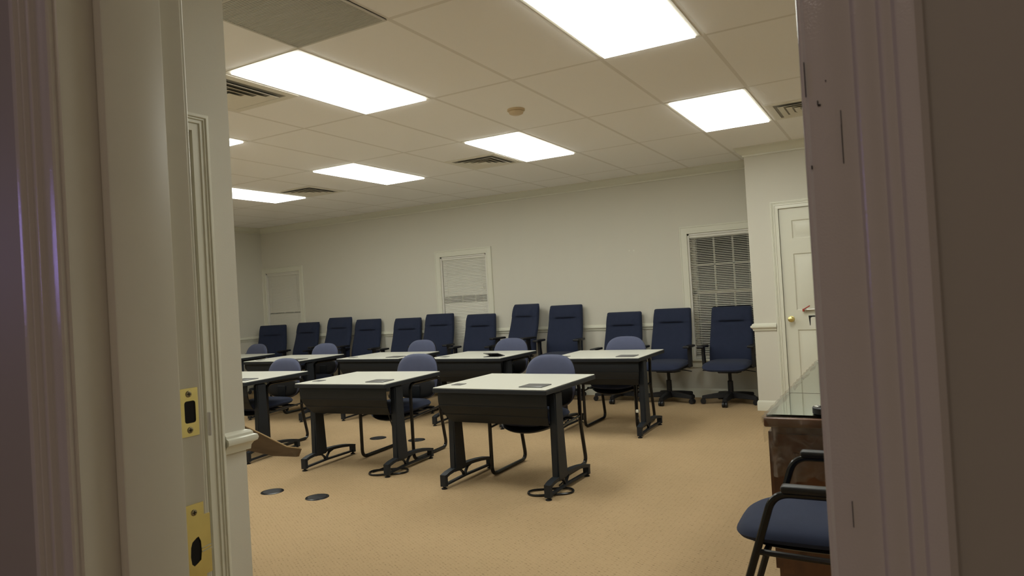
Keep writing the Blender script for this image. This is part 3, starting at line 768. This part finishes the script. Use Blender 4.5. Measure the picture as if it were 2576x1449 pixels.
# (x, y, rotation deg, raise)
OFF = [
    (-1.703, 7.80, -1, -.005, 'navy high-back office chair at the right end of the row, before the dark window'),
    (-2.385, 7.78, -2, 0.0, 'navy high-back office chair second from the right end, its back overlapping the tall window frame'),
    (-2.990, 7.82, 0, -.020, 'navy office chair with a lower back, behind the round chair of the right-end desk'),
    (-3.745, 7.80, 3, .10, 'tall navy office chair with slanted top, between middle window and right-end desk'),
    (-4.385, 7.78, -14, .138, 'tallest navy office chair, just right of the middle window, armrests showing'),
    (-5.020, 7.80, 5, .032, 'navy office chair in front of the right half of the middle window'),
    (-5.700, 7.80, 7, .062, 'navy office chair in front of the left edge of the middle window'),
    (-6.270, 7.80, 7, .022, 'navy office chair just left of the middle window, fifth from the room corner'),
    (-7.020, 7.80, 7, .030, 'navy office chair fourth from the room corner, right of a taller one'),
    (-7.510, 7.70, 4, .078, 'taller navy office chair third from the room corner, overlapping its neighbour'),
    (-8.290, 7.80, 3, .020, 'navy office chair second from the room corner, at the right edge of the left window'),
    (-8.880, 7.72, 26, .002, 'navy office chair nearest the room corner, in front of the left window'),
]
o0 = make_office()
for i, (x, y, r, dz, lab) in enumerate(OFF):
    if i == 0: c = o0; c.location, c.rotation_euler = (x, y, 0), (0, 0, math.radians(r)); c['label'] = lab; c['group'] = OG
    else: c = dup(o0, (x, y, 0), math.radians(r), lab, OG)
    for ch in kids(c):
        if not ch.name.startswith('base'):
            ch.location.z = dz
            if ch.name.startswith('gas_stem'): ch.location.z = 0; ch.scale.z = 1; ch.location.z = max(-.01, dz)

# ------------------------------------------------------------------ floor boxes, cords
def outlet(x, y, label, first=[None]):
    if first[0] is None:
        t = thing('floor_outlet', (x, y, 0), 0, label, 'floor outlet', 'round black floor outlet covers')
        mb = MB(); mb.lathe([(.082, 0), (.080, .003), (.068, .005), (.066, .004)], 32); mb.build('ring', 'blacktube', t)
        mb = MB(); mb.lathe([(.066, .003), (.064, .006), (.03, .0075), (0, .0078)], 32); mb.build('lid', 'plastic', t)
        first[0] = t; return t
    return dup(first[0], (x, y, 0), 0, label)
outlet(-4.059, 3.501, 'round black floor outlet cover nearest the stub wall, left one of the near pair')
outlet(-3.616, 3.503, 'round black floor outlet cover in the open carpet, right one of the near pair')
outlet(-4.559, 5.255, 'round black floor outlet cover seen under the second front desk, left one')
outlet(-4.102, 5.275, 'round black floor outlet cover seen under the second front desk, by its right leg')

def coil(name, cx, cy, rx, ry, rot, label, extra):
    p = []
    for k in range(40):
        a = 2*PI*k/40; u, v = rx*math.cos(a), ry*math.sin(a)*(1+.15*math.sin(a*2+1))
        p.append((cx+u*math.cos(rot)-v*math.sin(rot), cy+u*math.sin(rot)+v*math.cos(rot), .0085+.002*math.sin(a*3)))
    mb = MB(); mb.tube(p, .0075, 8, True)
    for e in extra: mb.tube(fillet(e, .05, 5), .005, 8)
    o = mb.build(name, 'blacktube', None, weld=False); return tag(o, label, 'cable', 'black power cables under the desks')
coil('power_cable', -2.10, 4.10, .15, .085, .5, 'black cable looped on the carpet round the foot of the nearest desk',
     [[(-2.115, 4.26, .006), (-2.10, 4.36, .03), (-2.095, 4.33, .2), (-2.12, 4.32, .42), (-2.16, 4.30, .50)]])
coil('power_cable', -3.555, 4.20, .15, .10, .5, 'black cable looped on the carpet round the foot of the second front desk',
     [[(-3.68, 4.16, .006), (-3.62, 4.36, .03), (-3.56, 4.34, .2), (-3.62, 4.30, .46)]])
t = thing('power_cable', (-2.10, 6.05, 0), 0, 'black cable with a white plug hanging at the right leg of the right-end desk', 'cable', 'black power cables under the desks')
mb = MB(); mb.tube(fillet([(-.045, -.02, .50), (-.05, -.03, .3), (-.05, -.035, .14), (-.02, -.09, .10), (.0, -.10, .02)], .05), .005, 8); mb.build('cord', 'blacktube', t)
mb = MB(); mb.box(-.064, -.036, -.052, -.030, .195, .222, .004, 2); mb.build('plug', 'paper', t)

# ------------------------------------------------------------------ cardboard box behind the stub wall
BX, BY, BZ = -2.735, 2.10, .80
t = thing('cardboard_box', (-3.05, 1.97, 0), 0, 'brown cardboard box with its flap sticking out past the end of the stub wall', 'box')
def loc(x, z, y=BY): return (x+3.05, y-1.97, z)
mb = MB()
for bx in ((-.315, .315, -.18, -.174, 0, BZ), (-.315, .315, .174, .18, 0, BZ), (-.315, -.309, -.174, .174, 0, BZ), (.309, .315, -.174, .174, 0, BZ), (-.309, .309, -.174, .174, 0, .006)): mb.box(*bx)
mb.build('carton', 'card', t, weld=False)
def sheet(mb, quad, th):
    a = [Vector(p) for p in quad]; n = (a[1]-a[0]).cross(a[-1]-a[0]).normalized()*th
    A = [mb.bm.verts.new(p) for p in a]; B = [mb.bm.verts.new(p+n) for p in a]
    k = len(a)
    for i in range(k): mb.bm.faces.new((A[i], A[(i+1) % k], B[(i+1) % k], B[i]))
    mb.bm.faces.new(A[::-1]); mb.bm.faces.new(B)
mb = MB(); sheet(mb, [loc(BX, .844), loc(-2.558, .798), loc(-2.329, .728), loc(-2.278, .690), loc(-2.41, .685), loc(-2.556, .697), loc(BX, .712)], .006)
f = mb.build('flap', 'card', t, weld=False)
mb = MB(); sheet(mb, [loc(-2.329, .729, BY-.001), loc(-2.259, .722, BY+.012), loc(-2.277, .689, BY+.012), loc(-2.280, .690, BY-.001)], .005); mb.build('flap_corner', 'card', f, weld=False)
mb = MB(); mb.tube([loc(BX, .846), loc(-2.558, .800), loc(-2.329, .730), loc(-2.261, .724, BY+.012)], .003, 6); mb.build('cut_edge', 'cardedge', f, weld=False)

# ------------------------------------------------------------------ wooden credenza with glass top at right
CX0, CX1, CY0, CY1 = -.525, .16, 3.055, 5.25
t = thing('credenza', ((CX0+CX1)/2, (CY0+CY1)/2, 0), 0, 'red-brown wooden credenza under a glass top, behind the armchair at right', 'cabinet')
ox, oy = (CX0+CX1)/2, (CY0+CY1)/2; hx, hy = (CX1-CX0)/2, (CY1-CY0)/2
mb = MB(); mb.box(-hx+.012, hx-.012, -hy+.012, hy-.012, .06, .708); mb.build('carcass', 'wood', t)
mb = MB(); mb.box(-hx+.03, hx-.03, -hy+.03, hy-.03, 0, .06); mb.build('plinth', 'wood', t)
mb = MB(); mb.box(-hx-.014, hx+.014, -hy-.014, hy+.014, .708, .748, .008, 3); mb.build('top', 'wood', t)
for a, b in ((-hx+.03, -.006), (.006, hx-.03)):
    mb = MB(); panel_leaf(mb, a, b, .10, .68, [(a+.06, b-.06, .17, .61)], lambda u, z, d: (u, -hy-.006-d, z), .018); mb.build('end_panel', 'wood', t)
for k in range(3):
    a = -hy+.04+k*.72; mb = MB(); panel_leaf(mb, a, a+.68, .10, .68, [(a+.06, a+.62, .17, .61)], lambda u, z, d: (-hx-.006-d, u, z), .018)
    dd_ = mb.build('door', 'wood', t); mb = MB(); mb.lathe([(.006, 0), (.006, .012), (.013, .02), (.010, .028), (0, .03)], 14, T(-hx-.006, a+.63, .45) @ Ry(-PI/2)); mb.build('knob', 'brass', dd_)
for y0, y1, lab in ((3.06, 3.655, 'near pane of thick green-edged glass lying on the wooden credenza'), (3.66, 5.20, 'far pane of green-edged glass lying on the wooden credenza')):
    tag(MB().box(CX0-.004, CX1, y0, y1, .7485, .759, .0012, 1).build('glass_top', 'gtop'), lab, 'glass')
t = thing('plastic_wrap', (ox, CY0, 0), 0, 'crinkled clear plastic film hanging over the end of the wooden credenza', 'plastic film')
mb = MB(); nx, nz = 40, 14; V = []
rnd = random.Random(3)
for j in range(nz+1):
    r = []
    for i in range(nx+1):
        x = -hx-.018+(2*hx+.022)*i/nx; z = .7505-.25*(1 if i > 1 else .45)*j/nz+(.012*math.sin(i*.7)+.008*math.sin(i*1.9))*(j/nz)
        y = -.034-.006*math.sin(i*1.3+j*.8)-.004*rnd.random()-(.012 if j < 2 else 0)
        if i < 3: y += .012*(3-i)
        r.append(mb.bm.verts.new((x, y, z)))
    V.append(r)
for j in range(nz):
    for i in range(nx): mb.bm.faces.new((V[j][i], V[j][i+1], V[j+1][i+1], V[j+1][i]))
mb.build('end_drape', 'film', t)
mb = MB(); V = []
for j in range(41):
    y = -.02+2.2*j/40; V.append([mb.bm.verts.new((-hx-.018-.006*math.sin(j*1.7), y, .72)), mb.bm.verts.new((-hx-.021+.004*math.sin(j*2.3), y, .752)), mb.bm.verts.new((-hx+.02+.004*math.sin(j*1.1), y, .7615+.003*math.sin(j*.9)))])
for A, B in zip(V, V[1:]):
    for k in range(2): mb.bm.faces.new((A[k], A[k+1], B[k+1], B[k]))
mb.build('side_fold', 'film', t)
t = thing('round_holder', (-.305, 3.11, .7592), 0, 'squat round black holder with a ribbed grey rim on the glass top', 'desk accessory')
mb = MB(); mb.lathe([(.044, 0), (.048, .003), (.048, .026), (.044, .030), (.036, .030), (.034, .024), (0, .022)], 32); mb.build('body', 'plastic', t)
mb = MB()
for k in range(16): a = 2*PI*k/16; mb.box(-.0015, .0015, -.006, .006, 0, .003) if False else mb.tube([(.028*math.cos(a), .028*math.sin(a), .0265), (.040*math.cos(a+.3), .040*math.sin(a+.3), .0305)], .0018, 6)
mb.build('ribs', 'steel', t, weld=False)
t = thing('pen_holder', (-.40, 4.60, .7592), 0, 'small dark holder standing far back on the glass top, half hidden by the casing', 'desk accessory')
mb = MB(); mb.lathe([(.038, 0), (.04, .004), (.036, .05), (.042, .095), (.039, .095), (.033, .05), (0, .01)], 20); mb.build('cup', 'grey', t)
mb = MB(); mb.tube([(0, 0, .012), (-.012, .01, .125)], .004, 8); mb.build('pen', 'plastic', t)

# ------------------------------------------------------------------ armchair at right
t = thing('armchair', (-.33, 2.56, 0), 0, 'blue armchair with black tube frame at the lower right, beside the wooden credenza', 'chair')
for s, nm in ((-1, 'near'), (1, 'far')):
    y = s*.245
    mb = MB(); mb.tube(fillet([(-.265, y, .012), (-.064, y, .645), (.34, y, .648), (.47, y, .012)], [0, .075, .07, 0], 8), .0125, 10); fr = mb.build('side_frame', 'blacktube', t)
    mb = MB(); mb.box(-.040, .29, y-.023, y+.023, .650, .675, .010, 3); mb.build('arm_pad', 'plastic', t)
    for x in (-.265, .47): mb = MB(); mb.lathe([(.016, 0), (.016, .02), (.012, .024)], 12, T(x, y, 0)); mb.build('foot_cap', 'plastic', fr)
mb = MB(); mb.tube([(-.128, -.245, .452), (.42, -.245, .44)], .010, 8); mb.tube([(-.128, .245, .452), (.42, .245, .44)], .010, 8)
for x in (-.10, .28): mb.tube([(x, -.245, .448), (x, .245, .448)], .010, 8)
mb.build('seat_support', 'blacktube', t, weld=False)
mb = MB(); mb.pillow(.255, .232, .075, 3.4, lambda u, v, d: (u+.035, v, .488+d*.85+.010*(1-(v/.24)**2)-.022*max(0, -u/.25)**3), 8, 48); mb.build('seat', 'navy', t)
mb = MB(); mb.pillow(.23, .21, .03, 3.4, lambda u, v, d: (u+.04, v, .458+d), 4, 32); mb.build('seat_shell', 'plastic', t)
mb = MB(); mb.pillow(.23, .22, .07, 3.2, lambda u, v, d: (.335+v*.22-d-.3*u*u, u, .80+v), 7, 40); mb.build('backrest', 'navy', t)
mb = MB(); mb.tube([(.33, -.245, .50), (.36, -.19, .72)], .011, 8); mb.tube([(.33, .245, .50), (.36, .19, .72)], .011, 8); mb.build('back_support', 'blacktube', t, weld=False)

# ------------------------------------------------------------------ things on the white door and the walls
t = thing('door_lock', (-.845, YP+.012, 1.012), 0, 'small chrome lock with a red lever on the white panel door', 'lock')
mb = MB(); mb.lathe([(.012, 0), (.012, .012), (.016, .016), (.016, .03), (.009, .034)], 18, Rx(PI/2)); mb.tube([(0, -.022, 0), (.105, -.028, .002)], .010, 12); mb.box(-.014, .014, -.03, -.01, -.028, -.012, .004, 1); mb.build('body', 'steel', t, weld=False)
mb = MB(); mb.tube([(-.018, -.036, .004), (.045, -.038, .040)], .0055, 10); mb.box(-.026, -.008, -.042, -.026, -.016, .012, .004, 2); mb.build('lever', 'red', t, weld=False)
t = thing('paper_sign', (-.675, YP+.0115, .845), 0, 'white paper sign with a thick black letter, half hidden by the brown casing', 'sign')
mb = MB(); mb.box(-.150, .16, -.0008, -.0002, -.015, .115); mb.build('sheet', 'paper', t)
mb = MB(); mb.prism([(-.148, .108), (-.146, .091), (-.139, .012), (-.136, .008), (-.133, .012), (-.129, .082), (-.124, .090), (-.108, .094), (-.078, .094), (-.078, .108)], 'y', -.0016, -.0008); mb.build('letter', 'dark', t)
for x, lab in ((-2.900, 'left one of the two tiny white screw anchors on the back wall'), (-2.844, 'right one of the two tiny white screw anchors on the back wall')):
    o = MB().lathe([(.011, 0), (.010, .003), (0, .004)], 12, T(x, YB, 1.785) @ Rx(PI/2)).build('wall_anchor', 'paper'); tag(o, lab, 'anchor', 'screw anchors on the back wall')

# ------------------------------------------------------------------ light, camera
w = bpy.data.worlds.new('night'); S.world = w; w.use_nodes = True
w.node_tree.nodes['Background'].inputs[0].default_value = (.012, .014, .02, 1); w.node_tree.nodes['Background'].inputs[1].default_value = 1
def area(name, loc, rot, sx, sy, col, power):
    l = bpy.data.lights.new(name, 'AREA'); l.shape = 'RECTANGLE'; l.size = sx; l.size_y = sy; l.color = col; l.energy = power
    o = bpy.data.objects.new(name, l); C.objects.link(o); o.location = loc; o.rotation_euler = rot; return o
# unseen violet area light added down the hall for the left casing's reflection
area('added_violet_glow', (-3.17, -.66, 1.62), (0, math.radians(-90), 0), .42, .20, (.42, .32, 1.0), 2.2)
# unseen dim warm lamp added to light the hall side, behind the photographer
area('added_hall_lamp', (-.1, -1.5, CEIL-.03), (0, 0, 0), .5, .5, (1.0, .83, .72), 9.5)

cam = bpy.data.cameras.new('camera'); co = bpy.data.objects.new('camera', cam); C.objects.link(co); S.camera = co
R3 = [[0.8698793844456854, 0.4898511487909455, -0.05792847783764557], [0.05586494980631976, 0.018846419056892258, 0.9982604469134643], [-0.49009077108177923, 0.8716023545843157, 0.010971398431559367]]
mm = Matrix(((R3[0][0], R3[1][0], -R3[2][0], 0), (R3[0][1], R3[1][1], -R3[2][1], 0), (R3[0][2], R3[1][2], -R3[2][2], 1.32), (0, 0, 0, 1)))
co.matrix_world = mm
cam.sensor_fit = 'HORIZONTAL'; cam.sensor_width = 36; cam.lens = 1742.412*36/2576; cam.clip_start = .02
cam.dof.use_dof = True; cam.dof.focus_distance = 4.5; cam.dof.aperture_fstop = 20.0
S.view_settings.view_transform = 'Standard'; S.view_settings.look = 'None'; S.view_settings.gamma = 1; S.view_settings.use_curve_mapping = False
S.view_settings.exposure = 0.0
